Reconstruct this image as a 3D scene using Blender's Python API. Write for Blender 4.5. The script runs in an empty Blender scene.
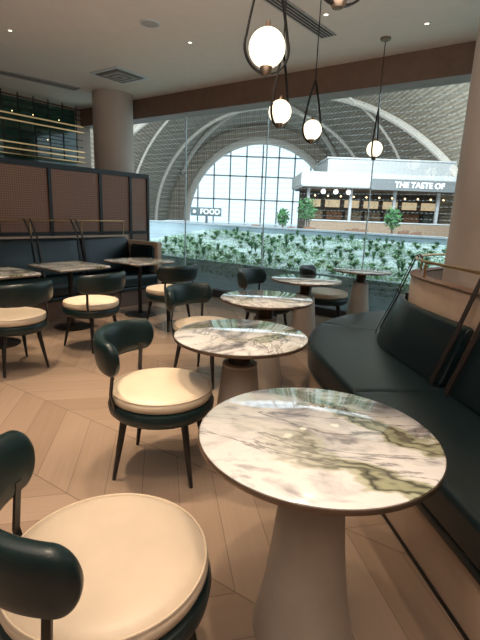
import bpy, bmesh, math, random
from mathutils import Vector, Matrix
random.seed(7)
S = bpy.context.scene
COL = S.collection
PI = math.pi
rad = math.radians

# ---------------------------------------------------------------- camera
CAMH, FPX, PITCH, ROLL = 1.42, 445.0, rad(13.5), rad(2.2)
cd = bpy.data.cameras.new('camera'); cam = bpy.data.objects.new('camera', cd); COL.objects.link(cam)
fw = Vector((0, math.cos(PITCH), -math.sin(PITCH))); rt = Vector((1, 0, 0)); up = rt.cross(fw)
r2 = rt*math.cos(ROLL)+up*math.sin(ROLL); u2 = up*math.cos(ROLL)-rt*math.sin(ROLL)
M = Matrix((r2, u2, -fw)).transposed().to_4x4(); M.translation = Vector((0, 0, CAMH)); cam.matrix_world = M
cd.sensor_fit = 'VERTICAL'; cd.sensor_height = 36; cd.lens = FPX/640*36; cd.clip_start = .02; cd.clip_end = 400
S.camera = cam
def px(x, y, z):
    """photograph measurement -> point on the horizontal level z"""
    d = fw + r2*((x-240)/FPX) + u2*((320-y)/FPX)
    return Vector((0, 0, CAMH)) + d*((z-CAMH)/d.z)

# ---------------------------------------------------------------- room frame
RO = Vector((-3.13, 6.10, 0)); RA = math.atan2(.807, .59)
U = Vector((math.cos(RA), math.sin(RA), 0)); Wd = Vector((math.sin(RA), -math.cos(RA), 0))
def W(s, r, z=0): return RO + U*s + Wd*r + Vector((0, 0, z))
SW, RL, RR, SB, CH = 2.86, -2.18, 8.6, -7.0, 3.3

# ---------------------------------------------------------------- materials
def nd(nt, t, **k):
    n = nt.nodes.new(t)
    for a, b in k.items(): setattr(n, a, b)
    return n
def ramp(nt, fac, stops, interp='LINEAR'):
    n = nd(nt, 'ShaderNodeValToRGB'); n.color_ramp.interpolation = interp
    e = n.color_ramp.elements
    while len(e) < len(stops): e.new(.5)
    for i, (p, c) in enumerate(stops):
        e[i].position = p; e[i].color = (*c, 1) if len(c) == 3 else c
    nt.links.new(fac, n.inputs[0]); return n.outputs[0]
def mathn(nt, op, a, b=None, c=None):
    n = nd(nt, 'ShaderNodeMath', operation=op)
    for i, v in enumerate((a, b, c)):
        if v is None: continue
        if isinstance(v, (int, float)): n.inputs[i].default_value = v
        else: nt.links.new(v, n.inputs[i])
    return n.outputs[0]
def mat(name, col, rough=.5, metal=0, var=.12, scale=8, bump=0, bscale=200, emit=0, ecol=None, coat=0, spec=.5):
    m = bpy.data.materials.new(name); m.use_nodes = True; nt = m.node_tree
    b = nt.nodes['Principled BSDF']
    tc = nd(nt, 'ShaderNodeTexCoord'); n = nd(nt, 'ShaderNodeTexNoise'); n.inputs['Scale'].default_value = scale; n.inputs['Detail'].default_value = 4
    nt.links.new(tc.outputs['Object'], n.inputs['Vector'])
    lo = tuple(c*(1-var) for c in col); hi = tuple(min(1, c*(1+var)) for c in col)
    nt.links.new(ramp(nt, n.outputs['Fac'], [(.3, lo), (.7, hi)]), b.inputs['Base Color'])
    b.inputs['Roughness'].default_value = rough; b.inputs['Metallic'].default_value = metal
    b.inputs['Coat Weight'].default_value = coat; b.inputs['Specular IOR Level'].default_value = spec
    if bump:
        n2 = nd(nt, 'ShaderNodeTexNoise'); n2.inputs['Scale'].default_value = bscale
        nt.links.new(tc.outputs['Object'], n2.inputs['Vector'])
        bp = nd(nt, 'ShaderNodeBump'); bp.inputs['Strength'].default_value = bump; bp.inputs['Distance'].default_value = .002
        nt.links.new(n2.outputs['Fac'], bp.inputs['Height']); nt.links.new(bp.outputs[0], b.inputs['Normal'])
    if emit:
        b.inputs['Emission Color'].default_value = (*(ecol or col), 1); b.inputs['Emission Strength'].default_value = emit
    return m

m_green = mat('green_leather', (.006, .020, .022), .34, bump=.25, bscale=260, scale=5)
m_bench = mat('bench_leather', (.0035, .011, .014), .30, bump=.25, bscale=220, scale=4, spec=.45)
m_cream = mat('cream_leather', (.65, .55, .42), .42, bump=.2, bscale=240, var=.04)
m_black = mat('black_metal', (.012, .011, .010), .4, metal=.3)
m_leg = mat('black_wood', (.010, .010, .010), .35)
m_bronze = mat('bronze_rim', (.24, .175, .125), .35, metal=.8)
m_neck = mat('dark_bronze', (.05, .035, .025), .35, metal=.7)
m_brass = mat('brass', (.60, .38, .18), .3, metal=1)
m_gold = mat('gold_added_glow', (.55, .37, .17), .3, metal=.6, emit=.25, ecol=(1, .72, .36))  # faint glow put into the gold so the rails look warmly lit
m_plaster = mat('taupe_plaster', (.43, .38, .32), .6, bump=.15, bscale=60, var=.05)
m_column = mat('column_plaster', (.43, .375, .33), .6, bump=.15, bscale=60, var=.05, scale=3)
m_wallp = mat('wall_paint', (.40, .32, .27), .8, var=.04)
m_ceil = mat('ceiling_paint', (.80, .72, .66), .85, var=.02)
m_beam = mat('brown_bulkhead', (.16, .10, .072), .55, var=.1)
m_kerb = mat('dark_stone', (.05, .05, .055), .4)
m_strap = mat('dark_strap', (.018, .011, .009), .5)
m_plinth = mat('beige_plinth', (.48, .37, .28), .5, var=.06)
m_globe = mat('opal_glass', (1, .86, .62), .3, emit=2.2, ecol=(1, .84, .58), var=.01)
m_vent = mat('vent_grey', (.40, .37, .35), .6)
m_vdark = mat('vent_dark', (.03, .03, .03), .8)
m_vmid = mat('vent_mid', (.17, .155, .145), .7)
m_white = mat('white_panel', (.62, .66, .69), .5, var=.03)
m_bluew = mat('pale_blue_panel', (.62, .73, .78), .4, var=.15, scale=1.2)
m_planter = mat('planter_grey', (.36, .48, .52), .35, var=.1)
m_pebble = mat('pale_bed', (.46, .57, .55), .6, var=.3, scale=1.2)
m_leaf = mat('leaf', (.055, .17, .065), .45, var=.5, scale=3)
m_leaf2 = mat('leaf_pale', (.13, .28, .10), .45, var=.6, scale=6)
m_trunk = mat('trunk', (.12, .08, .05), .8)
m_dark = mat('shop_dark', (.07, .055, .045), .5, var=.5, scale=2)
m_sign = mat('sign_grey', (.19, .215, .235), .5)
m_letter = mat('sign_letter', (.95, .95, .95), .4, emit=.9, ecol=(1, 1, 1), var=.01)
m_warm = mat('warm_light', (1, .7, .4), .4, emit=5, ecol=(1, .62, .3), var=.01)
m_menu = mat('menu_light', (.5, .4, .3), .4, emit=.55, ecol=(1, .72, .42), var=.6, scale=3)
m_rib = mat('arch_rib', (.70, .67, .62), .6)
m_mull = mat('mullion_grey', (.42, .48, .50), .5)
m_lampface = mat('downlight_face', (1, .9, .75), .4, emit=4, ecol=(1, .8, .55), var=.01)
m_stool = mat('stool_brown', (.20, .11, .07), .6)

def mesh_panel_mat():
    m = mat('brown_mesh', (.20, .125, .09), .6, var=.04); nt = m.node_tree; b = nt.nodes['Principled BSDF']
    tc = nd(nt, 'ShaderNodeTexCoord'); sp = nd(nt, 'ShaderNodeSeparateXYZ'); nt.links.new(tc.outputs['Object'], sp.inputs[0])
    a = mathn(nt, 'LESS_THAN', mathn(nt, 'FRACT', mathn(nt, 'MULTIPLY', sp.outputs[2], 32.0)), .5)
    c = mathn(nt, 'LESS_THAN', mathn(nt, 'FRACT', mathn(nt, 'MULTIPLY', sp.outputs[0], 32.0)), .5)
    f = mathn(nt, 'MULTIPLY', mathn(nt, 'ADD', a, c), .5)
    nt.links.new(ramp(nt, f, [(0, (.17, .085, .055)), (1, (.34, .19, .13))]), b.inputs['Base Color'])
    out = nt.nodes['Material Output']; t = nd(nt, 'ShaderNodeBsdfTransparent'); mx = nd(nt, 'ShaderNodeMixShader'); mx.inputs[0].default_value = .15
    nt.links.new(b.outputs[0], mx.inputs[1]); nt.links.new(t.outputs[0], mx.inputs[2]); nt.links.new(mx.outputs[0], out.inputs[0])
    return m
m_mesh = mesh_panel_mat()

def marble_mat():
    m = bpy.data.materials.new('veined_marble'); m.use_nodes = True; nt = m.node_tree; L = nt.links; b = nt.nodes['Principled BSDF']
    tc = nd(nt, 'ShaderNodeTexCoord'); oi = nd(nt, 'ShaderNodeObjectInfo')
    mp = nd(nt, 'ShaderNodeMapping'); mp.inputs['Rotation'].default_value = (0, 0, rad(48)); mp.inputs['Scale'].default_value = (.85, 1.5, 1)
    cb = nd(nt, 'ShaderNodeCombineXYZ'); L.new(mathn(nt, 'MULTIPLY', oi.outputs['Random'], 37.0), cb.inputs[0]); L.new(mathn(nt, 'MULTIPLY', oi.outputs['Random'], 13.0), cb.inputs[1])
    L.new(tc.outputs['Object'], mp.inputs['Vector']); L.new(cb.outputs[0], mp.inputs['Location'])
    def noise(scale, det, dist, rough, vec=mp.outputs[0]):
        n = nd(nt, 'ShaderNodeTexNoise'); n.inputs['Scale'].default_value = scale; n.inputs['Detail'].default_value = det; n.inputs['Distortion'].default_value = dist; n.inputs['Roughness'].default_value = rough
        L.new(vec, n.inputs['Vector']); return n.outputs['Fac']
    def mix(f, a, c, bt='MIX'):
        x = nd(nt, 'ShaderNodeMix', data_type='RGBA', blend_type=bt); L.new(f, x.inputs['Factor']); L.new(a, x.inputs[6])
        if isinstance(c, tuple): x.inputs[7].default_value = (*c, 1)
        else: L.new(c, x.inputs[7])
        return x.outputs[2]
    base = ramp(nt, noise(3.4, 7, 1.0, .6), [(.34, (.16, .165, .175)), (.42, (.36, .365, .38)), (.47, (.60, .61, .62)), (.53, (.78, .79, .78)), (.61, (.76, .77, .76)), (.67, (.46, .47, .49))])
    sx = nd(nt, 'ShaderNodeSeparateXYZ'); L.new(tc.outputs['Object'], sx.inputs[0])
    side = ramp(nt, mathn(nt, 'ADD', mathn(nt, 'MULTIPLY', sx.outputs[0], 1.8), .48), [(.15, (.12,)*3), (.65, (1,)*3)])
    wv = nd(nt, 'ShaderNodeTexWave', wave_type='BANDS', bands_direction='Y'); wv.inputs['Scale'].default_value = .80; wv.inputs['Distortion'].default_value = 7.5; wv.inputs['Detail'].default_value = 5; wv.inputs['Detail Scale'].default_value = 1.5; wv.inputs['Detail Roughness'].default_value = .64
    L.new(mp.outputs[0], wv.inputs['Vector'])
    g = wv.outputs['Fac']
    base = mix(mathn(nt, 'MULTIPLY', ramp(nt, g, [(0, (.85,)*3), (.16, (.7,)*3), (.28, (0,)*3)]), side), base, (.31, .34, .17))
    base = mix(mathn(nt, 'MULTIPLY', ramp(nt, g, [(0, (.1,)*3), (.02, (.5,)*3), (.045, (1,)*3), (.08, (.6,)*3), (.11, (0,)*3)]), side), base, (.045, .05, .035))
    v2 = mathn(nt, 'ABSOLUTE', mathn(nt, 'SUBTRACT', noise(1.5, 8, 1.4, .6), .49))
    base = mix(ramp(nt, v2, [(0, (.75,)*3), (.006, (.5,)*3), (.015, (0,)*3)]), base, (.11, .115, .11))
    L.new(base, b.inputs['Base Color']); b.inputs['Roughness'].default_value = .09; b.inputs['Coat Weight'].default_value = 1; b.inputs['Coat Roughness'].default_value = .01; b.inputs['Coat IOR'].default_value = 1.7
    return m
m_marble = marble_mat()

def floor_mat():
    m = bpy.data.materials.new('chevron_floor'); m.use_nodes = True; nt = m.node_tree; L = nt.links; b = nt.nodes['Principled BSDF']
    tc = nd(nt, 'ShaderNodeTexCoord'); mp = nd(nt, 'ShaderNodeMapping'); mp.inputs['Rotation'].default_value = (0, 0, -RA-rad(3))
    L.new(tc.outputs['Object'], mp.inputs['Vector']); sp = nd(nt, 'ShaderNodeSeparateXYZ'); L.new(mp.outputs[0], sp.inputs[0])
    WC, PW = .60, .26
    xs = mathn(nt, 'DIVIDE', sp.outputs[0], WC); ci = mathn(nt, 'FLOOR', xs); fx = mathn(nt, 'FRACT', xs)
    par = mathn(nt, 'MODULO', mathn(nt, 'ADD', ci, 1000.0), 2.0)
    sgn = mathn(nt, 'SUBTRACT', mathn(nt, 'MULTIPLY', par, 2.0), 1.0)
    yy = mathn(nt, 'ADD', sp.outputs[1], mathn(nt, 'MULTIPLY', mathn(nt, 'MULTIPLY', mathn(nt, 'SUBTRACT', fx, .5), sgn), WC*.95))
    ys = mathn(nt, 'DIVIDE', yy, PW); pi_ = mathn(nt, 'FLOOR', ys); fy = mathn(nt, 'FRACT', ys)
    cb = nd(nt, 'ShaderNodeCombineXYZ'); L.new(ci, cb.inputs[0]); L.new(pi_, cb.inputs[1])
    wn = nd(nt, 'ShaderNodeTexWhiteNoise'); L.new(cb.outputs[0], wn.inputs['Vector'])
    base = ramp(nt, wn.outputs['Value'], [(0, (.245, .176, .127)), (.5, (.28, .205, .150)), (1, (.315, .235, .175))])
    gv = nd(nt, 'ShaderNodeCombineXYZ'); L.new(mathn(nt, 'MULTIPLY', sp.outputs[0], 3.0), gv.inputs[0]); L.new(mathn(nt, 'MULTIPLY', yy, 30.0), gv.inputs[1]); L.new(wn.outputs['Value'], gv.inputs[2])
    n = nd(nt, 'ShaderNodeTexNoise'); n.inputs['Scale'].default_value = 1.0; n.inputs['Detail'].default_value = 4; L.new(gv.outputs[0], n.inputs['Vector'])
    mx = nd(nt, 'ShaderNodeMix', data_type='RGBA', blend_type='MULTIPLY'); mx.inputs['Factor'].default_value = .2; L.new(base, mx.inputs[6])
    L.new(ramp(nt, n.outputs['Fac'], [(.3, (.68, .66, .64)), (.7, (1, 1, 1))]), mx.inputs[7])
    j1 = mathn(nt, 'LESS_THAN', fy, .020); j2 = mathn(nt, 'LESS_THAN', fx, .010)
    jj = mathn(nt, 'MAXIMUM', j1, j2)
    m2 = nd(nt, 'ShaderNodeMix', data_type='RGBA'); L.new(mathn(nt, 'MULTIPLY', jj, .65), m2.inputs['Factor']); L.new(mx.outputs[2], m2.inputs[6]); m2.inputs[7].default_value = (.11, .078, .058, 1)
    L.new(m2.outputs[2], b.inputs['Base Color']); b.inputs['Roughness'].default_value = .2
    return m
m_floor = floor_mat()

def lattice_mat():
    m = bpy.data.materials.new('vault_lattice'); m.use_nodes = True; nt = m.node_tree; L = nt.links; b = nt.nodes['Principled BSDF']
    tc = nd(nt, 'ShaderNodeUVMap'); sp = nd(nt, 'ShaderNodeSeparateXYZ'); L.new(tc.outputs[0], sp.inputs[0])
    a = mathn(nt, 'LESS_THAN', mathn(nt, 'FRACT', mathn(nt, 'MULTIPLY', sp.outputs[0], 3.6)), .5)
    mx = nd(nt, 'ShaderNodeMix', data_type='RGBA'); L.new(a, mx.inputs['Factor']); mx.inputs[6].default_value = (.28, .245, .195, 1); mx.inputs[7].default_value = (.44, .395, .325, 1)
    d = mathn(nt, 'LESS_THAN', mathn(nt, 'FRACT', mathn(nt, 'MULTIPLY', sp.outputs[1], .6)), .12)
    d2 = mathn(nt, 'LESS_THAN', mathn(nt, 'FRACT', mathn(nt, 'MULTIPLY', sp.outputs[0], 1.1)), .16)
    m2 = nd(nt, 'ShaderNodeMix', data_type='RGBA'); L.new(mathn(nt, 'MULTIPLY', mathn(nt, 'MAXIMUM', d, d2), .4), m2.inputs['Factor']); L.new(mx.outputs[2], m2.inputs[6]); m2.inputs[7].default_value = (.14, .13, .115, 1)
    L.new(m2.outputs[2], b.inputs['Base Color']); b.inputs['Roughness'].default_value = .7
    return m
m_lat = lattice_mat()

def glass_mat():
    m = bpy.data.materials.new('window_glass'); m.use_nodes = True; nt = m.node_tree; L = nt.links
    nt.nodes.remove(nt.nodes['Principled BSDF']); out = nt.nodes['Material Output']
    t = nd(nt, 'ShaderNodeBsdfTransparent'); t.inputs[0].default_value = (.94, .985, .985, 1)
    g = nd(nt, 'ShaderNodeBsdfGlossy'); g.inputs['Roughness'].default_value = .02
    lw = nd(nt, 'ShaderNodeLayerWeight'); lw.inputs[0].default_value = .5
    f = mathn(nt, 'ADD', mathn(nt, 'MULTIPLY', mathn(nt, 'POWER', lw.outputs['Facing'], 4.0), .5), .03)
    mx = nd(nt, 'ShaderNodeMixShader'); L.new(f, mx.inputs[0]); L.new(t.outputs[0], mx.inputs[1]); L.new(g.outputs[0], mx.inputs[2])
    tc = nd(nt, 'ShaderNodeTexCoord'); sp = nd(nt, 'ShaderNodeSeparateXYZ'); L.new(tc.outputs['Object'], sp.inputs[0])
    ln = mathn(nt, 'LESS_THAN', mathn(nt, 'FRACT', mathn(nt, 'DIVIDE', sp.outputs[2], .075)), .12)
    dt = mathn(nt, 'LESS_THAN', mathn(nt, 'FRACT', mathn(nt, 'DIVIDE', sp.outputs[0], .045)), .5)
    df = nd(nt, 'ShaderNodeBsdfTranslucent'); df.inputs[0].default_value = (.9, .95, .95, 1)
    m2 = nd(nt, 'ShaderNodeMixShader'); L.new(mathn(nt, 'MULTIPLY', mathn(nt, 'MULTIPLY', ln, dt), .25), m2.inputs[0]); L.new(mx.outputs[0], m2.inputs[1]); L.new(df.outputs[0], m2.inputs[2])
    L.new(m2.outputs[0], out.inputs[0])
    return m
m_glass = glass_mat()

# ---------------------------------------------------------------- helpers
def obj(name, bm, m, parent=None, smooth=True, mods=None):
    bmesh.ops.recalc_face_normals(bm, faces=bm.faces)
    me = bpy.data.meshes.new(name); bm.to_mesh(me); bm.free(); me.materials.append(m)
    if smooth:
        me.shade_smooth()
        try: me.set_sharp_from_angle(angle=rad(40))
        except Exception: pass
    o = bpy.data.objects.new(name, me); COL.objects.link(o)
    if parent: o.parent = parent
    return o
def tag(o, label, cat, group=None):
    o['label'] = label; o['category'] = cat
    if group: o['group'] = group
    return o
def thing(name, label, cat, loc=(0, 0, 0), rz=0, group=None):
    o = bpy.data.objects.new(name, None); COL.objects.link(o); o.empty_display_size = .1
    o.location = loc; o.rotation_euler = (0, 0, rz); return tag(o, label, cat, group)
def struct(o): o['kind'] = 'structure'; return o
def copy_tree(o, parent=None):
    c = o.copy(); COL.objects.link(c); c.parent = parent
    for ch in o.children: copy_tree(ch, c)
    return c
def B(): return bmesh.new()
def box(bm, lo, hi, bev=0, fn=None):
    x0, y0, z0 = lo; x1, y1, z1 = hi
    t = bmesh.new()
    vs = [t.verts.new(p) for p in ((x0, y0, z0), (x1, y0, z0), (x1, y1, z0), (x0, y1, z0), (x0, y0, z1), (x1, y0, z1), (x1, y1, z1), (x0, y1, z1))]
    for f in ((0, 3, 2, 1), (4, 5, 6, 7), (0, 1, 5, 4), (1, 2, 6, 5), (2, 3, 7, 6), (3, 0, 4, 7)): t.faces.new([vs[i] for i in f])
    if bev: bmesh.ops.bevel(t, geom=t.edges[:], offset=bev, segments=2, affect='EDGES')
    if fn:
        for v in t.verts: v.co = fn(v.co)
    me = bpy.data.meshes.new('t'); t.to_mesh(me); t.free(); bm.from_mesh(me); bpy.data.meshes.remove(me); return bm
def rbox(bm, lo, hi, bev=0):     # box in room coordinates (s, r, z), written to world
    return box(bm, lo, hi, bev, lambda c: W(c.x, c.y, c.z))
def lathe(bm, prof, seg=48, c=(0, 0, 0)):
    rings = []
    for r, z in prof:
        if r < 1e-5: rings.append([bm.verts.new((c[0], c[1], c[2]+z))])
        else: rings.append([bm.verts.new((c[0]+r*math.cos(2*PI*i/seg), c[1]+r*math.sin(2*PI*i/seg), c[2]+z)) for i in range(seg)])
    for a, b in zip(rings, rings[1:]):
        for i in range(seg):
            j = (i+1) % seg
            if len(a) == 1 and len(b) == 1: continue
            if len(a) == 1: bm.faces.new((a[0], b[i], b[j]))
            elif len(b) == 1: bm.faces.new((a[i], a[j], b[0]))
            else: bm.faces.new((a[i], a[j], b[j], b[i]))
    for rg in (rings[0], rings[-1]):
        if len(rg) > 1: bm.faces.new(rg)
    return bm
def loft(bm, secs, cap=True, closed=False):
    R = [[bm.verts.new(p) for p in s] for s in secs]; n = len(R[0])
    prs = list(zip(R, R[1:])) + ([(R[-1], R[0])] if closed else [])
    for a, b in prs:
        for i in range(n):
            j = (i+1) % n; bm.faces.new((a[i], a[j], b[j], b[i]))
    if cap and not closed: bm.faces.new(R[0]); bm.faces.new(R[-1])
    return bm
def tube(bm, pts, r, seg=10, closed=False):
    pts = [Vector(p) for p in pts]; n = len(pts); rr = r if isinstance(r, (list, tuple)) else [r]*n
    secs = []; prev = None
    for i, p in enumerate(pts):
        if closed: t = (pts[(i+1) % n]-pts[i-1]).normalized()
        else: t = (pts[min(i+1, n-1)]-pts[max(i-1, 0)]).normalized()
        if prev is None:
            a = Vector((0, 0, 1)) if abs(t.z) < .9 else Vector((1, 0, 0)); prev = t.cross(a).normalized()
        prev = (prev - t*prev.dot(t)).normalized(); b = t.cross(prev)
        secs.append([p+(prev*math.cos(2*PI*k/seg)+b*math.sin(2*PI*k/seg))*rr[i] for k in range(seg)])
    return loft(bm, secs, closed=closed)
def ribbon(bm, pts, wdir, w, th):
    pts = [Vector(p) for p in pts]; n = len(pts); secs = []
    for i, p in enumerate(pts):
        t = (pts[min(i+1, n-1)]-pts[max(i-1, 0)]).normalized(); wd = (Vector(wdir)-t*Vector(wdir).dot(t)).normalized(); nn = t.cross(wd)
        secs.append([p+wd*w/2+nn*th/2, p-wd*w/2+nn*th/2, p-wd*w/2-nn*th/2, p+wd*w/2-nn*th/2])
    return loft(bm, secs)
def rr(a0, b0, a1, b1, r, n=5):
    out = []
    for cx, cy, s in ((a1-r, b1-r, 0), (a0+r, b1-r, 90), (a0+r, b0+r, 180), (a1-r, b0+r, 270)):
        for k in range(n+1):
            a = rad(s+90*k/n); out.append((cx+r*math.cos(a), cy+r*math.sin(a)))
    return out
def sweep(bm, fr, t0, t1, prof, n=16, er=.03):
    cx = sum(p[0] for p in prof)/len(prof); cy = sum(p[1] for p in prof)/len(prof)
    ts = [(t0, er), (t0+er*.3, er*.3), (t0+er, 0)] if er else [(t0, 0)]
    ts += [(t0+er+(t1-t0-2*er)*k/n, 0) for k in range(1, n)]
    ts += [(t1-er, 0), (t1-er*.3, er*.3), (t1, er)] if er else [(t1, 0)]
    w = max(p[0] for p in prof)-min(p[0] for p in prof); h = max(p[1] for p in prof)-min(p[1] for p in prof)
    secs = []
    for t, k in ts:
        fx, fy = 1-2*k/w if w > 2*k else .2, 1-2*k/h if h > 2*k else .2
        secs.append([fr(t, cx+(p[0]-cx)*fx, cy+(p[1]-cy)*fy) for p in prof])
    return loft(bm, secs)

# ---------------------------------------------------------------- shell
o = obj('floor', rbox(B(), (SB, RL, -.1), (SW, RR, 0)), m_floor, smooth=False); struct(o)
o = obj('ceiling', rbox(B(), (SB, RL, CH), (SW+.1, RR, CH+.1)), m_ceil, smooth=False); struct(o)
struct(obj('wall_left', rbox(B(), (SB, RL-.12, 0), (SW, RL, CH)), m_wallp, smooth=False))
struct(obj('wall_right', rbox(B(), (SB, RR, 0), (SW, RR+.12, CH)), m_wallp, smooth=False))
struct(obj('wall_back', rbox(B(), (SB-.12, RL, 0), (SB, RR, CH)), m_wallp, smooth=False))
struct(obj('trim_1', rbox(B(), (SW-.22, RL, 2.98), (SW+.12, RR, CH), .004), m_beam, smooth=False))
struct(obj('trim_2', rbox(B(), (SW-.08, RL, 0), (SW+.08, RR, .12), .004), m_kerb, smooth=False))
win = bpy.data.objects.new('window_1', None); COL.objects.link(win); struct(win)
edges = [RL, -1.17, .5, 2.17, 3.84, 5.5, 7.1, RR]
for a, b in zip(edges, edges[1:]):
    obj('pane', rbox(B(), (SW-.006, a+.006, .12), (SW+.006, b-.006, 2.98)), m_glass, win, smooth=False)
for a in edges[1:-1]:
    obj('mullion', rbox(B(), (SW-.012, a-.005, .12), (SW+.012, a+.005, 2.98)), m_mull, win, smooth=False)

# columns
cl = obj('column', lathe(B(), [(.335, 0), (.335, CH)], 64), m_column); cl.location = (-2.31, 8.22, 0)
struct(cl); cl['label'] = 'slim round beige column behind the dark partition on the left'
CC = Vector((2.15, 3.25, 0))
cr = obj('column', lathe(B(), [(.67, 0), (.67, CH)], 96), m_column); cr.location = CC+Vector((.05, 0, 0))
struct(cr); cr['label'] = 'wide round beige column cut by the right edge behind the curved bench'

# ---------------------------------------------------------------- round tables
def make_table(name, label, group):
    t = thing(name, label, 'table', (0, 0, 0), 0, group)
    obj('tabletop', lathe(B(), [(0, .738), (.372, .738), (.375, .740), (.3755, .7485), (.372, .751), (0, .751)], 96), m_marble, t)
    obj('rim', lathe(B(), [(.360, .729), (.376, .729), (.379, .732), (.379, .744), (.378, .746), (.3760, .746), (.3755, .737), (.360, .737), (.360, .729)], 96), m_bronze, t)
    obj('neck', lathe(B(), [(.0, .729), (.14, .729), (.14, .719), (.066, .709), (.062, .60), (.070, .585), (0, .585)], 48), m_neck, t)
    obj('collar', lathe(B(), [(0, .588), (.092, .588), (.100, .582), (.100, .570), (.096, .566), (0, .566)], 48), m_plaster, t)
    obj('base', lathe(B(), [(0, .566), (.094, .566), (.102, .55), (.112, .46), (.124, .33), (.140, .2), (.158, .09), (.175, .012), (.175, 0), (0, 0)], 64), m_plaster, t)
    return t
tb = make_table('round_table', 'nearest round marble-topped table with a flared plaster base', 'round marble tables along the curved bench')
tspec = [((317.5, 432.5), None), ((241, 334.5), 'second nearest round marble table, beside the mid-left cream chair'),
         ((266.5, 298), 'third round marble table from the front, at the tip of the curved bench'),
         ((306.5, 279), 'small-looking round marble table between two far chairs near the glass'),
         ((362, 270), 'farthest round marble table standing by the glass wall at right')]
TP = []
for i, ((x, y), lab) in enumerate(tspec):
    o = tb if i == 0 else copy_tree(tb)
    q = px(x, y, .75); o.location = (q.x, q.y, 0); TP.append(q)
    o.rotation_euler.z = [0, 1.1, 2.0, .4, 2.9][i]
    if lab: o['label'] = lab

# ---------------------------------------------------------------- chairs (face local +x)
def make_chair(label, group):
    t = thing('dining_chair', label, 'chair', (0, 0, 0), 0, group)
    obj('seat_base', lathe(B(), [(0, .345), (.21, .345), (.262, .352), (.284, .375), (.288, .405), (.280, .425), (.262, .432), (0, .432)], 64), m_green, t)
    c = obj('cushion', lathe(B(), [(0, .428), (.255, .428), (.270, .438), (.278, .457), (.276, .475), (.264, .490), (.235, .501), (.15, .509), (.06, .512), (0, .513)], 64), m_cream, t)
    obj('piping', tube(B(), [(.271*math.cos(a), .271*math.sin(a), .487) for a in [2*PI*k/64 for k in range(64)]], .0035, 6, True), m_cream, c)
    HA = rad(65); R0 = .315; n = 56; secs = []
    for k in range(n+1):
        f = -math.cos(PI*k/n); a = PI+f*HA
        e = 1-abs(f); d = e*HA*R0; ER = .06; sc = 1.0 if d > ER else max(.03, math.sqrt(max(0, 1-((ER-d)/ER)**2)))
        hz = .097*(1-.12*f*f); th = .033
        sec = []
        for i in range(28):
            b = 2*PI*i/28; cc, ss = math.cos(b), math.sin(b)
            x = th*math.copysign(abs(cc)**.75, cc)*(.2+.8*sc); z = hz*math.copysign(abs(ss)**.68, ss)*sc
            r = R0 + x + (z)*.10
            sec.append((r*math.cos(a), r*math.sin(a), .70+z))
        secs.append(sec)
    obj('backrest', loft(B(), secs), m_green, t)
    for sg in (-1, 1):
        a = PI+sg*rad(48)
        obj('back_post', ribbon(B(), [(.27*math.cos(a), .27*math.sin(a), .38), (.300*math.cos(a), .300*math.sin(a), .50), (.280*math.cos(a), .280*math.sin(a), .66)], (-math.sin(a), math.cos(a), 0), .022, .009), m_leg, t)
    for a in (rad(42), rad(-42), rad(138), rad(-138)):
        ct, sn = math.cos(a), math.sin(a)
        obj('leg', tube(B(), [(.215*ct, .215*sn, .36), (.245*ct, .245*sn, .2), (.285*ct, .285*sn, 0)], [.021, .017, .010], 12), m_leg, t)
    return t
G1 = 'cream-seated chairs at the round tables'; G2 = 'cream-seated chairs at the square tables'
ch0 = make_chair('nearest cream-seated dark green chair, cut by the bottom left corner', G1)
AW = math.degrees(math.atan2(-Wd.y, -Wd.x))
specs = [((-.340, 1.045), 34, None, G1),
         ((-.415, 2.29), -6, 'whole dark green chair with round cream seat left of the second nearest table', G1),
         ((-.29, 3.70), -30, 'dark green chair half hidden behind the second nearest round table', G1),
         ((.30, 5.0), -25, 'dark green chair tucked behind the third round table', G1),
         ((1.08, 5.62), -8, 'dark green chair with cream seat nearest the glass wall, by the farthest table', G1),
         (tuple(W(-1.2, 2.28)[:2]), AW-4, 'dark green chair cut by the left edge of the photo at the leftmost table', G2),
         (tuple(W(-.35, 2.22)[:2]), AW+6, 'dark green chair in front of the middle square table', G2),
         (tuple(W(.78, 2.2)[:2]), AW-5, 'dark green chair in front of the square table beside the glass', G2)]
for i, ((x, y), a, lab, g) in enumerate(specs):
    o = ch0 if i == 0 else copy_tree(ch0)
    o.location = (x, y, 0); o.rotation_euler.z = rad(a); o['group'] = g
    if lab: o['label'] = lab

# ---------------------------------------------------------------- square tables at left
def sq(h, r, z0, z1):
    return [[(x, y, z) for x, y in rr(-h, -h, h, h, r, 4)] for z in (z0, z1)]
st = thing('square_table', 'leftmost square marble table, cut by the left edge', 'table', (0, 0, 0), RA, 'square marble tables along the straight bench')
obj('tabletop', loft(B(), sq(.335, .03, .735, .75)), m_marble, st)
obj('rim', loft(B(), sq(.34, .032, .722, .7349)), m_bronze, st)
obj('pole', lathe(B(), [(.028, .02), (.028, .705), (.09, .712), (.09, .722)], 24), m_black, st)
obj('base', lathe(B(), [(0, 0), (.21, 0), (.21, .012), (.05, .028), (0, .028)], 48), m_black, st)
for i, (s, r, lab) in enumerate([(-.97, 1.48, None), (-.05, 1.40, 'middle square marble table on a dark pole in front of the straight bench'), (.97, 1.45, 'square marble table on a dark pole nearest the glass wall')]):
    o = st if i == 0 else copy_tree(st)
    o.location = W(s, r)
    if lab: o['label'] = lab

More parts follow.
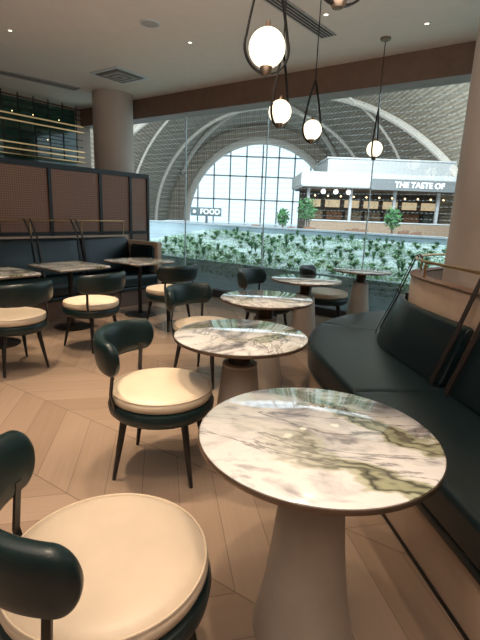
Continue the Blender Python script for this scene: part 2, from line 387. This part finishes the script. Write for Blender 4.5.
# ---------------------------------------------------------------- curved bench, right
A0 = rad(188); RB = 1.6
n0 = Vector((math.cos(A0), math.sin(A0), 0)); d0 = Vector((-math.sin(A0), math.cos(A0), 0))
def fr(t, o_, z):
    if t < 0:
        a = A0+t; return CC+Vector((math.cos(a), math.sin(a), 0))*(RB-o_)+Vector((0, 0, z))
    return CC+n0*(RB-o_)+d0*t+Vector((0, 0, z))
TE0, TE1 = -1.85, 3.7
bench = thing('curved_bench', 'dark green leather bench curving round the wide column, with plinth and strapped back', 'bench', CC)
def frl(t, o_, z): return fr(t, o_, z)-CC
def part(name, t0, t1, prof, m, n=40, er=0, p=bench, f=frl): return obj(name, sweep(B(), f, t0, t1, prof, n, er), m, p)
part('plinth', TE0+.03, TE1, rr(.02, 0, .70, .255, .004, 1), m_plinth, 60)
part('kick_strip', TE0+.03, TE1, rr(.012, .0, .02, .018, .002, 1), m_black, 60)
part('seat_frame', TE0, TE1, rr(.0, .255, .71, .30, .012, 3), m_bench, 60)
part('back_wall', TE0, TE1, rr(.745, 0, .825, 1.0, .006, 2), m_plinth, 60)
part('wall_cap', TE0, TE1, rr(.735, 1.0, .835, 1.015, .003, 2), m_beam, 60)
cuts = [-1.82, -.66, .66, 1.95, 3.65]
for a, b in zip(cuts, cuts[1:]):
    s_ = part('seat_pad', a+.001, b-.001, rr(-.005, .29, .70, .458, .035, 5), m_bench, 30, .008)
    prof = [(x+(z-.45)*.38, z) for x, z in rr(.535, .450, .590, .82, .025, 5)]
    part('back_cushion', a+.035, b-.035, prof, m_bench, 30, .02)
part('rail', TE0+.1, TE1, [(.77+.010*math.cos(k*PI/4), 1.13+.010*math.sin(k*PI/4)) for k in range(8)], m_brass, 60)
for t in (-1.6, -.85, -.1, .7, 1.5, 2.3, 3.1):
    a = frl(t, .77, 1.012); obj('rail_post', tube(B(), [a, a+Vector((0, 0, .12))], .008, 8), m_brass, bench)
for c0 in cuts[1:-1]:
    for dt in (-.08, .08):
        t = c0+dt; wd = frl(t+.01, .5, 0)-frl(t-.01, .5, 0)
        pts = [frl(t, .785, 1.115), frl(t, .785, 1.135), frl(t, .77, 1.146), frl(t, .75, 1.13), frl(t, .66, .86), frl(t, .64, .79), frl(t, .525, .50), frl(t, .52, .46)]
        obj('strap', ribbon(B(), pts, wd, .036, .006), m_strap, bench)

# ---------------------------------------------------------------- straight bench, left
lb = thing('straight_bench', 'dark leather bench with strapped back along the partition at left', 'bench', RO, RA)
def fl(t, o_, z): return Vector((t, -(.98-o_), z))
S0, S1 = -3.4, 1.75
part('plinth', S0, S1, rr(.05, 0, .80, .235, .004, 1), m_beam, 4, 0, lb, fl)
part('seat_frame', S0, S1, rr(0, .235, .80, .29, .012, 2), m_bench, 4, 0, lb, fl)
part('back_wall', S0, S1+.1, rr(.82, 0, .90, 1.0, .004, 1), m_plinth, 4, 0, lb, fl)
cl_ = [-3.4, -1.95, -.5, .85, 1.74]
for a, b in zip(cl_, cl_[1:]):
    part('seat_pad', a+.004, b-.004, rr(-.005, .285, .78, .46, .045, 4), m_bench, 8, .02, lb, fl)
    part('back_cushion', a+.012, b-.012, [(x+(z-.45)*.2, z) for x, z in rr(.58, .455, .70, .98, .05, 4)], m_bench, 8, .035, lb, fl)
obj('end_panel', box(B(), (S1+.005, -.96, 0), (S1+.09, -.17, .93), .006), m_plinth, lb)
obj('end_cushion', box(B(), (S1-.10, -.92, .47), (S1, -.42, .88), .03), m_bench, lb)
part('rail', S0, 1.8, [(.86+.010*math.cos(k*PI/4), 1.22+.010*math.sin(k*PI/4)) for k in range(8)], m_brass, 4, 0, lb, fl)
for t in (-2.6, -1.2, .2, 1.0, 1.78):
    a = fl(t, .86, 1.0); obj('rail_post', tube(B(), [a, a+Vector((0, 0, .22))], .008, 8), m_brass, lb)
for c0 in cl_[1:-1]+[.15]:
    for dt in (-.04, .04):
        t = c0+dt
        pts = [fl(t, .875, 1.225), fl(t, .855, 1.236), fl(t, .83, 1.22), fl(t, .69, 1.0), fl(t, .64, .85), fl(t, .56, .47)]
        obj('strap', ribbon(B(), pts, (1, 0, 0), .022, .005), m_strap, lb)

# ---------------------------------------------------------------- partition screen
sc = thing('partition_screen', 'black framed partition with brown woven panels behind the straight bench', 'partition', RO, RA)
ps = [-3.4, -2.2, -.95, -.15, .62, 1.48, 2.08, 2.47]
obj('top_rail', box(B(), (-3.4, .03, 1.94), (2.49, .09, 2.01), .003), m_black, sc)
obj('bottom_rail', box(B(), (-3.4, .03, 1.0), (2.49, .09, 1.05), .003), m_black, sc)
obj('lower_panel', box(B(), (-3.4, .04, 0), (2.47, .08, 1.0)), m_beam, sc)
for a in ps: obj('post', box(B(), (a-.025, .03, 0), (a+.025, .09, 1.94), .002), m_black, sc)
for a, b in zip(ps, ps[1:]): obj('woven_panel', box(B(), (a+.025, .052, 1.05), (b-.025, .064, 1.94)), m_mesh, sc, smooth=False)

# ---------------------------------------------------------------- wall display shelf
ds = thing('wall_shelf', 'dark green lit wall display with horizontal gold rails at far left', 'shelf', W(0, RL), RA)
m_disp = mat('display_green', (.022, .07, .055), .12, var=.5, scale=2.5, coat=.8)
obj('back_panel', box(B(), (-3.0, -.03, 1.9), (2.5, -.005, 3.24)), m_disp, ds, smooth=False)
for z in (2.92, 2.82, 2.46, 2.36):
    obj('rail', box(B(), (-3.0, -.30, z-.010), (2.5, -.28, z+.010)), m_gold, ds)
for z in (2.28,): obj('shelf_board', box(B(), (-3.0, -.30, z-.015), (2.5, -.03, z)), m_brass, ds)
for k in range(20): a = -2.95+k*.28; obj('upright', box(B(), (a-.008, -.265, 2.26), (a+.008, -.25, 3.28)), m_black, ds)
for z in (2.55, 2.68, 3.04, 3.13, 3.22): obj('cross_bar', box(B(), (-3.0, -.262, z-.007), (2.5, -.252, z+.007)), m_black, ds)
m_glint = mat('shelf_lamp', (1, .8, .45), .4, emit=4, ecol=(1, .75, .35), var=.01)
random.seed(3)
for k in range(12):
    a = -1.2+k*.3; z = random.choice([2.58, 2.62, 2.96])
    obj('small_lamp', lathe(B(), [(0, -.010), (.008, -.005), (.008, .005), (0, .010)], 10, (a+random.uniform(-.1, .1), -.15, z+.03)), m_glint, ds)

# ---------------------------------------------------------------- pendants
def make_pendant(label, group):
    t = thing('pendant_lamp', label, 'pendant lamp', (0, 0, 0), 0, group)   # origin at the ceiling
    GZ = -1.12
    obj('canopy', lathe(B(), [(0, 0), (.055, 0), (.058, -.006), (.05, -.022), (.01, -.032), (0, -.032)], 32), m_bronze, t)
    obj('cord', tube(B(), [(0, 0, -.03), (0, 0, GZ+.42)], .0045, 8), m_black, t)
    pts = []
    R = .112
    for k in range(25):
        a = rad(160+220*k/24); pts.append((R*math.cos(a), 0, GZ+R*math.sin(a)))
    ax = Vector((0, 0, GZ+.42)); L = [Vector(q) for q in pts]
    a0 = L[0]; a1 = L[-1]
    right = [a1.lerp(ax, k/9)+Vector((.010*math.sin(PI*k/9), 0, 0)) for k in range(1, 10)]
    left = [ax.lerp(a0, k/9)+Vector((-.010*math.sin(PI*k/9), 0, 0)) for k in range(1, 9)]
    loop = L+right+left
    secs = []; n = len(loop)
    for i in range(n):
        tt = (loop[(i+1) % n]-loop[i-1]).normalized(); nn = Vector((0, 1, 0)).cross(tt)
        p_ = loop[i]; secs.append([p_+Vector((0, .009, 0))+nn*.0035, p_+Vector((0, -.009, 0))+nn*.0035, p_+Vector((0, -.009, 0))-nn*.0035, p_+Vector((0, .009, 0))-nn*.0035])
    obj('hoop', loft(B(), secs, closed=True), m_black, t)
    g = [(0, -.086)]+[(.086*math.sin(rad(a)), -.086*math.cos(rad(a))) for a in range(10, 180, 10)]+[(0, .086)]
    obj('globe', lathe(B(), g, 40, (0, 0, GZ)), m_globe, t)
    obj('finial', lathe(B(), [(0, -.122), (.018, -.120), (.026, -.106), (.030, -.079), (0, -.081)], 24, (0, 0, GZ)), m_bronze, t)
    obj('socket', lathe(B(), [(0, .115), (.010, .113), (.013, .096), (.022, .081), (0, .079)], 24, (0, 0, GZ)), m_bronze, t)
    return t
pd = make_pendant('largest glowing globe pendant in a black hoop above the second nearest table', 'globe pendants above the round tables')
def pend_pos(x, y, z): q = px(x, y, z); return (q.x, q.y, CH)
pspec = [((267, 48), 20, None), ((280, 112), 50, 'second largest glowing globe pendant, directly beyond the largest'),
         ((312, 130), 35, 'glowing globe pendant between the second largest and the rightmost'),
         ((374.5, 149), 60, 'rightmost glowing globe pendant whose round ceiling canopy is in view')]
PL = [pd]
for i, ((x, y), a, lab) in enumerate(pspec):
    o = pd if i == 0 else copy_tree(pd)
    o.location = pend_pos(x, y, CH-1.12); o.rotation_euler.z = rad(a)
    if lab: o['label'] = lab; PL.append(o)
o = copy_tree(pd); q = px(341, -36, CH-1.12); o.location = (q.x, q.y, CH); o.rotation_euler.z = rad(25); PL.append(o)
o['label'] = 'pendant cut by the top edge with only its dark underside showing'

# ---------------------------------------------------------------- ceiling fittings
q0 = px(268, -6, CH); q1 = px(329, 36, CH); dv = (q1-q0); ln = dv.length; ang = math.atan2(dv.y, dv.x)
v = thing('linear_vent', 'long slotted air vent in the ceiling above the pendants', 'vent', q0, ang)
obj('frame', box(B(), (0, -.09, -.012), (ln, .09, -.001), .002), m_vent, v)
for k in range(4): obj('slot', box(B(), (.03, -.065+k*.037, -.016), (ln-.03, -.048+k*.037, -.010)), m_vdark, v)
q0 = px(-20, 67, CH); q1 = px(78, 89, CH); dv = q1-q0; ln = dv.length
v = thing('linear_vent', 'long slotted air vent in the ceiling at far left above the wall display', 'vent', q0, math.atan2(dv.y, dv.x))
obj('frame', box(B(), (0, -.12, -.012), (ln, .12, -.001), .002), m_vent, v)
for k in range(2): obj('slot', box(B(), (.03, -.07+k*.08, -.016), (ln-.03, -.03+k*.08, -.010)), m_vmid, v)
q0 = px(120, 75, CH)
v = thing('square_vent', 'square grey air diffuser in the ceiling before the left column', 'vent', q0, RA)
obj('frame', box(B(), (-.30, -.30, -.014), (.30, .30, -.001), .003), m_white, v)
for k in range(5):
    h = .25-k*.05; obj('vane', loft(B(), [[(x*a, y*a, z) for x, y in ((-h, -h), (h, -h), (h, h), (-h, h))] for a, z in ((1, -.015-k*.0015), (.9, -.030-k*.0015))]), m_vent if k % 2 else m_vmid, v, smooth=False)
q0 = px(150, 23, CH)
v = thing('ceiling_speaker', 'round grey ceiling speaker grille above the left side', 'speaker', q0)
obj('grille', lathe(B(), [(0, -.012), (.085, -.012), (.09, -.009), (0, -.002)], 40), m_vent, v)
obj('ring', lathe(B(), [(.09, -.001), (.105, -.001), (.103, -.010), (.09, -.012), (.09, -.001)], 40), m_white, v)
dls = [((427, 23), 'small recessed downlight in the ceiling left of the wide column'), ((190, 42), 'small recessed downlight in the ceiling right of the round speaker'),
       ((10, 30), 'small recessed downlight in the ceiling near the top left corner'), ((326, 14), 'small recessed downlight beside the long slotted vent')]
dl = None
for (x, y), lab in dls:
    if dl is None:
        dl = thing('downlight', lab, 'downlight', (0, 0, 0), 0, 'recessed downlights')
        obj('bezel', lathe(B(), [(.022, -.001), (.036, -.001), (.035, -.006), (.022, -.008), (.022, -.001)], 28), m_white, dl)
        obj('lens', lathe(B(), [(0, -.004), (.022, -.004), (.022, -.001), (0, -.001)], 28), m_lampface, dl); o = dl
    else: o = copy_tree(dl); o['label'] = lab
    o.location = px(x, y, CH)

# ---------------------------------------------------------------- concourse beyond the glass
struct(obj('concourse_floor', box(B(), (-60, 4, -.3), (60, 100, -.12), 0), mat('pale_terrazzo', (.62, .66, .67), .25, var=.12, scale=.6), smooth=False))
VC, VR = 2.5, 14.0
def vault(y0, y1, R, cx, name):
    bm = B(); uv = bm.loops.layers.uv.new('UVMap'); nu, nv = 64, 20; g = []
    for j in range(nv+1):
        y = y0+(y1-y0)*j/nv; g.append([bm.verts.new((cx+R*math.cos(PI*i/nu), y, R*math.sin(PI*i/nu))) for i in range(nu+1)])
    for j in range(nv):
        for i in range(nu):
            f = bm.faces.new((g[j][i], g[j][i+1], g[j+1][i+1], g[j+1][i]))
            for l, (a, b) in zip(f.loops, ((i, j), (i+1, j), (i+1, j+1), (i, j+1))): l[uv].uv = (PI*R*a/nu, (y1-y0)*b/nv)
    return struct(obj(name, bm, m_lat))
vault(20, 70, VR, VC, 'vault_ceiling')
AR, AZ = 11.3, 1.05
bm = B(); uv = bm.loops.layers.uv.new('UVMap')
N = 48
inn = [bm.verts.new((VC+AR*math.cos(PI*i/N), 70, AR*AZ*math.sin(PI*i/N))) for i in range(N+1)]
outr = [bm.verts.new((VC+15*math.cos(PI*i/N), 70, 15*math.sin(PI*i/N))) for i in range(N+1)]
for i in range(N):
    f = bm.faces.new((inn[i], inn[i+1], outr[i+1], outr[i]))
    for l in f.loops: l[uv].uv = (l.vert.co.x, l.vert.co.z)
struct(obj('wall_far', bm, m_lat, smooth=False))
def rib(y, rx, rz, th, cx=VC, name='arch_rib'):
    o = obj(name, tube(B(), [(cx+rx*math.cos(PI*i/48), y, rz*math.sin(PI*i/48)) for i in range(49)], th, 8), m_rib); struct(o); return o
rib(69.7, AR, AR*AZ, .55); rib(44, 13.6, 13.7, .12); rib(57, 13.5, 13.6, .2)
for sx, y0, y1 in ((1, 30, 69), (-1, 30, 69)):
    pts = []
    for k in range(40):
        f = k/39; a = PI*(.03+.80*f) if sx > 0 else PI*(.97-.80*f); y = y0+(y1-y0)*f
        pts.append((VC+13.7*math.cos(a), y, 13.7*math.sin(a)))
    struct(obj('diagonal_rib', tube(B(), pts, .3, 8), m_rib))
w2 = bpy.data.objects.new('window_2', None); COL.objects.link(w2); struct(w2)
for k in range(-4, 5):
    x = k*2.4; h = AR*AZ*math.sqrt(max(0, 1-(x/AR)**2))
    if h > 1: obj('mullion', box(B(), (VC+x-.11, 69.8, 0), (VC+x+.11, 70, h)), m_mull, w2, smooth=False)
for z in (3.4, 6.8, 9.6):
    x = AR*math.sqrt(max(0, 1-(z/(AR*AZ))**2)); obj('transom', box(B(), (VC-x, 69.8, z-.10), (VC+x, 70, z+.10)), m_mull, w2, smooth=False)

# sloping planted bed just outside the glass
pw = thing('low_partition', 'long pale blue-white low wall in the concourse behind the planting', 'partition', W(7.8, 2), RA)
obj('panel', box(B(), (-.06, -16, -.12), (.06, 9, 1.02), .01), m_bluew, pw)
obj('coping', box(B(), (-.1, -16, 1.02), (.1, 9, 1.07), .01), m_white, pw)
BS0, BS1, BZ0, BZ1 = 3.4, 7.4, .46, .88
def bedz(s): return BZ0+(BZ1-BZ0)*(s-BS0)/(BS1-BS0)
bm = B(); secs = [[W(BS0, r, -.12), W(BS1, r, -.12), W(BS1, r, BZ1), W(BS0+.10, r, BZ0+.01), W(BS0+.10, r, BZ0+.06), W(BS0, r, BZ0+.06)] for r in (-3, 11)]
struct(obj('planter_trough', loft(bm, secs), m_planter, smooth=False))
bm = B(); nS, nR = 24, 90; rnd = random.Random(9); g = []
for i in range(nS+1):
    s_ = BS0+.12+(BS1-BS0-.14)*i/nS; g.append([bm.verts.new(W(s_, -2.9+13.8*j/nR, bedz(s_)+.02+rnd.uniform(0, .02))) for j in range(nR+1)])
for i in range(nS):
    for j in range(nR): bm.faces.new((g[i][j], g[i][j+1], g[i+1][j+1], g[i+1][j]))
struct(obj('planting_bed', bm, m_pebble))
def plant_bm(seed, nl, hh, spread, wid):
    rnd = random.Random(seed); bm = B()
    for k in range(nl):
        a = rnd.uniform(0, 2*PI); h = hh*rnd.uniform(.4, 1); sp = spread*rnd.uniform(.3, 1); w = wid*rnd.uniform(.6, 1.1)
        d = Vector((math.cos(a), math.sin(a), 0)); sd = Vector((-math.sin(a), math.cos(a), 0)); n = 6; L_ = []
        for i in range(n+1):
            f = i/n; p_ = d*(sp*f)+Vector((0, 0, h*(2.1*f-1.25*f*f))); ww = w*(.15+math.sin(PI*min(1, f*.95+.05)))*.5 if f > .3 else w*.12
            if i == n: ww = .002
            L_.append((bm.verts.new(p_+sd*ww), bm.verts.new(p_-sd*ww)))
        for p0, p1 in zip(L_, L_[1:]): bm.faces.new((p0[0], p0[1], p1[1], p1[0]))
    return bm
protos = [obj('leafy_plant', plant_bm(1, 34, .15, .15, .024), m_leaf), obj('leafy_plant', plant_bm(2, 40, .11, .155, .028), m_leaf2), obj('leafy_plant', plant_bm(3, 26, .28, .12, .022), m_leaf)]
labs = ['low dark green leafy plant in the sloping bed outside the glass', 'low pale green broad-leaved plant in the sloping bed outside the glass', 'taller dark green plant in the sloping bed outside the glass']
random.seed(11); used = set(); placed = []; tries = 0
while len(placed) < 290 and tries < 40000:
    tries += 1
    s_ = BS0+.2+(BS1-BS0-.4)*random.random()**1.15; r = random.uniform(-2.0, 8.2)
    md = .26
    if any((s_-a)**2+(r-b)**2 < md*md for a, b in placed): continue
    if s_ > 4.4 and math.sin(s_*3.4+r*.9)+.7*math.sin(r*2.3) < -.8: continue
    placed.append((s_, r))
    kind = random.choice([0, 0, 1, 1, 1, 2])
    o = protos[kind] if kind not in used else protos[kind].copy()
    if kind in used: COL.objects.link(o)
    used.add(kind)
    tag(o, labs[kind], 'plant', 'planting outside the glass, '+['dark low', 'pale low', 'tall'][kind])
    o.location = W(s_, r, bedz(s_)+.03); o.rotation_euler.z = random.uniform(0, 6); o.scale = (random.uniform(.75, 1.0),)*3
# uncountable trailing ground cover between the plants
rnd = random.Random(5); bm = B()
for k in range(26000):
    s_ = BS0-.02+(BS1-BS0-.1)*rnd.random()**1.15; r_ = rnd.uniform(-2.6, 8.6)
    if math.sin(r_*1.9+s_*3.4)+math.sin(r_*5.3-s_*5)*.7+rnd.uniform(-.8, .8)-(-.1 if s_ > 4.4 else -.9) < 0: continue
    dz = rnd.uniform(.03, .10)
    if rnd.random() < .10: s_ = BS0-rnd.uniform(.01, .04); dz = rnd.uniform(-.18, .12)
    c = W(s_, r_, bedz(s_)+dz); e = Vector((rnd.uniform(-1, 1), rnd.uniform(-1, 1), rnd.uniform(-.5, .5))).normalized()*rnd.uniform(.022, .04); g = e.cross(Vector((rnd.uniform(-.5, .5), rnd.uniform(-.5, .5), 1))).normalized()*.013
    bm.faces.new([bm.verts.new(c-e), bm.verts.new(c+g), bm.verts.new(c+e), bm.verts.new(c-g)])
gc = obj('ground_cover', bm, m_leaf2, smooth=False); tag(gc, 'pale green trailing ground cover between the plants outside the glass', 'foliage'); gc['kind'] = 'stuff'
# trees
def tree(x, y, h, lab):
    t = thing('small_tree', lab, 'tree', (x, y, -.12))
    obj('trunk', tube(B(), [(0, 0, 0), (.03, 0, h*.4), (0, .05, h*.7)], [.07, .05, .03]), m_trunk, t)
    rnd = random.Random(int(x*10)); bm = B()
    for k in range(260):
        a, b = rnd.uniform(0, 2*PI), math.acos(rnd.uniform(-1, 1)); rr_ = rnd.uniform(.3, 1)*h*.22
        c = Vector((math.sin(b)*math.cos(a)*rr_, math.sin(b)*math.sin(a)*rr_, h*.74+math.cos(b)*rr_*1.25)); e = Vector((rnd.uniform(-1, 1), rnd.uniform(-1, 1), rnd.uniform(-1, 1))).normalized()*.13; g = e.orthogonal().normalized()*.05
        bm.faces.new([bm.verts.new(c-e), bm.verts.new(c+g), bm.verts.new(c+e), bm.verts.new(c-g)])
    obj('crown', bm, m_leaf, t)
tree(3.55, 26, 2.6, 'small leafy tree in the concourse left of the white food kiosk')
tree(7.8, 24, 2.1, 'small leafy tree in the concourse in front of the white food kiosk')
tree(2.3, 27, 1.9, 'smallest leafy tree in the concourse, left of the kiosk front corner')
# kiosk
ks = thing('food_kiosk', 'large white food kiosk with a grey lettered sign band across the concourse', 'kiosk', (0, 34, -.12))
Z = .12
obj('canopy', box(B(), (4.0, -.8, 3.5+Z), (20.5, 6, 4.5+Z), .08), m_white, ks)
m_up = mat('grey_white_panel', (.50, .53, .56), .5, var=.03)
obj('upper_box', box(B(), (6.0, .4, 4.5+Z), (20.5, 6, 5.55+Z), .05), m_up, ks)
obj('upper_trim', box(B(), (5.9, .3, 5.55+Z), (20.6, 6.1, 5.65+Z), .02), m_white, ks)
obj('back_wall', box(B(), (4.6, 5, 0), (20.5, 5.2, 3.5+Z)), m_dark, ks)
obj('sign_band', box(B(), (9.0, -1.0, 3.40+Z), (20.5, -.8, 4.15+Z)), m_sign, ks)
obj('counter', box(B(), (4.9, -.2, 0), (20.3, .7, 1.1+Z), .03), mat('counter_brown', (.34, .25, .18), .5), ks)
obj('counter_top', box(B(), (4.8, -.3, 1.1+Z), (20.4, .8, 1.18+Z), .01), m_white, ks)
obj('soffit', box(B(), (4.3, -.7, 3.42+Z), (20.4, 5.9, 3.5+Z)), m_dark, ks)
for x in (4.8, 8.0, 11.3, 14.6, 17.8): obj('pillar', box(B(), (x-.10, 0.8, 0), (x+.10, 1.04, 3.5+Z)), m_up, ks)
for k in range(8):
    x = 5.2+k*1.62; obj('menu_board', box(B(), (x, 4.8, 2.2+Z), (x+1.2, 4.95, 2.8+Z)), m_menu, ks)
for k in range(8):
    x = 5.3+k*1.62; obj('back_shelf', box(B(), (x, 4.5, 1.2+Z), (x+1.3, 4.85, 1.9+Z), .02), mat('back_shelf_tone', random.choice([(.25, .12, .06), (.10, .12, .10), (.30, .22, .14)]), .6, var=.6, scale=4), ks)
for k in range(14): obj('lamp', lathe(B(), [(0, -.075), (.075, 0), (0, .075)], 10, (5.2+k*.95, .2, 2.9+Z)), m_warm, ks)
def text(s, size, m, parent, loc, name='lettering', off=.012):
    c = bpy.data.curves.new('t', 'FONT'); c.body = s; c.size = size; c.extrude = .02; c.align_x = 'CENTER'; c.align_y = 'CENTER'; c.offset = off*size
    o = bpy.data.objects.new('t', c); COL.objects.link(o); bpy.context.view_layer.update()
    me = bpy.data.meshes.new_from_object(o.evaluated_get(bpy.context.evaluated_depsgraph_get()))
    bpy.data.objects.remove(o); me.materials.clear(); me.materials.append(m)
    me.transform(Matrix.Translation(loc) @ Matrix.Rotation(PI/2, 4, 'X')); w = bpy.data.objects.new(name, me); COL.objects.link(w); w.parent = parent; return w
text('THE TASTE OF', .54, m_letter, ks, (12.35, -1.06, 3.77+Z), off=.02)
for x in (5.6, 6.5, 7.4):
    e_ = obj('emblem', lathe(B(), [(0, -.02), (.17, -.02), (.17, .02), (0, .02)], 20), m_letter, ks); e_.location = (x, -.85, 3.15+Z); e_.rotation_euler.x = PI/2
fs = thing('sign_stand', 'small grey sign reading FOOD on a post in the concourse', 'sign', (-1.27, 15.5, -.12))
obj('board', box(B(), (-.54, -.03, 1.40), (.50, .03, 1.68), .005), mat('board_teal', (.22, .27, .28), .5), fs)
obj('post', box(B(), (-.04, -.02, 0), (.04, .02, 1.40)), m_sign, fs)
text('FOOD', .235, m_letter, fs, (.12, -.052, 1.54), off=.02)
em = obj('emblem', lathe(B(), [(0, -.005), (.055, -.005), (.055, .005), (0, .005)], 24), m_letter, fs); em.location = (-.41, -.04, 1.54); em.rotation_euler.x = PI/2
random.seed(21)
tq = None; spots_ = []
for k in range(14):
    if tq is None:
        tq = thing('bistro_table', 'distant small brown table of the food court seating', 'table', (0, 0, 0), 0, 'food court tables'); o = tq
        obj('tabletop', lathe(B(), [(0, .72), (.4, .72), (.4, .76), (0, .76)], 20), m_stool, tq); obj('pole', lathe(B(), [(.04, 0), (.04, .72)], 8), m_dark, tq)
    else: o = copy_tree(tq)
    x, y = -1.4+k*.95+random.uniform(-.2, .2), 19.5+(k % 3)*2.6
    o.location = (x, y, -.12); spots_.append((x, y))
hc = None
for k, (x, y) in enumerate(spots_):
    for s_ in (-1, 1):
        if hc is None:
            hc = thing('bistro_chair', 'distant brown chair of the food court seating', 'chair', (0, 0, 0), 0, 'food court chairs'); o = hc
            obj('seat', box(B(), (-.2, -.2, .42), (.2, .2, .47), .01), m_stool, hc); obj('backrest', box(B(), (-.2, .16, .6), (.2, .2, .95), .01), m_stool, hc)
            for a in (-.17, .17):
                for b in (-.17, .17): obj('leg', box(B(), (a-.015, b-.015, 0), (a+.015, b+.015, .9 if b > 0 else .42)), m_dark, hc)
        else: o = copy_tree(hc)
        o.location = (x+.1, y+s_*.72, -.12); o.rotation_euler.z = 0 if s_ > 0 else PI

# ---------------------------------------------------------------- light
w = bpy.data.worlds.new('world'); S.world = w; w.use_nodes = True; nt = w.node_tree
bg = nt.nodes['Background']; bg.inputs[0].default_value = (.74, .89, 1.0, 1); bg.inputs[1].default_value = 1.6
def light(kind, loc, e, col, **k):
    d = bpy.data.lights.new(kind.lower()+'_lamp', kind); d.energy = e; d.color = col
    for a, b in k.items():
        if a != 'aim': setattr(d, a, b)
    o = bpy.data.objects.new(kind.lower()+'_lamp', d); COL.objects.link(o); o.location = loc
    if 'aim' in k: o.rotation_euler = (Vector(k['aim'])-Vector(loc)).to_track_quat('-Z', 'Y').to_euler()
    return o
warm = (1, .77, .55)
def spot(x, y, e, ax=0, ay=0, size=56): light('SPOT', (x, y, 3.26), e*1.5, warm, aim=(x+ax, y+ay, 0), spot_size=rad(size), spot_blend=.6, shadow_soft_size=.05)
spot(-.25, .9, 88); spot(.2, 1.75, 46); spot(-.6, 2.5, 112); spot(-.1, 3.5, 90)
spot(.9, 3.85, 75); spot(-1.6, 3.6, 200); spot(-2.0, 5.2, 190); spot(-1.0, 5.3, 170); spot(1.5, 2.2, 70)
spot(-1.35, 2.4, 190)
light('AREA', (-.4, -.2, 2.2), 165, (1, .90, .82), aim=(-.4, .4, 5), size=3)  # added upward fill with no fitting of its own, lightens the ceiling
# concourse daylight: unseen area lamp added to brighten the vault, plus a sun
light('AREA', (2.5, 17, 10.5), 6500, (.98, .98, .97), aim=(2.5, 60, 5), shape='RECTANGLE', size=22, size_y=5)
light('SUN', (0, 14, 20), 1.9, (.95, .98, 1), aim=(1.5, 19, 0), angle=rad(12))
S.view_settings.view_transform = 'Standard'
S.view_settings.exposure = 0
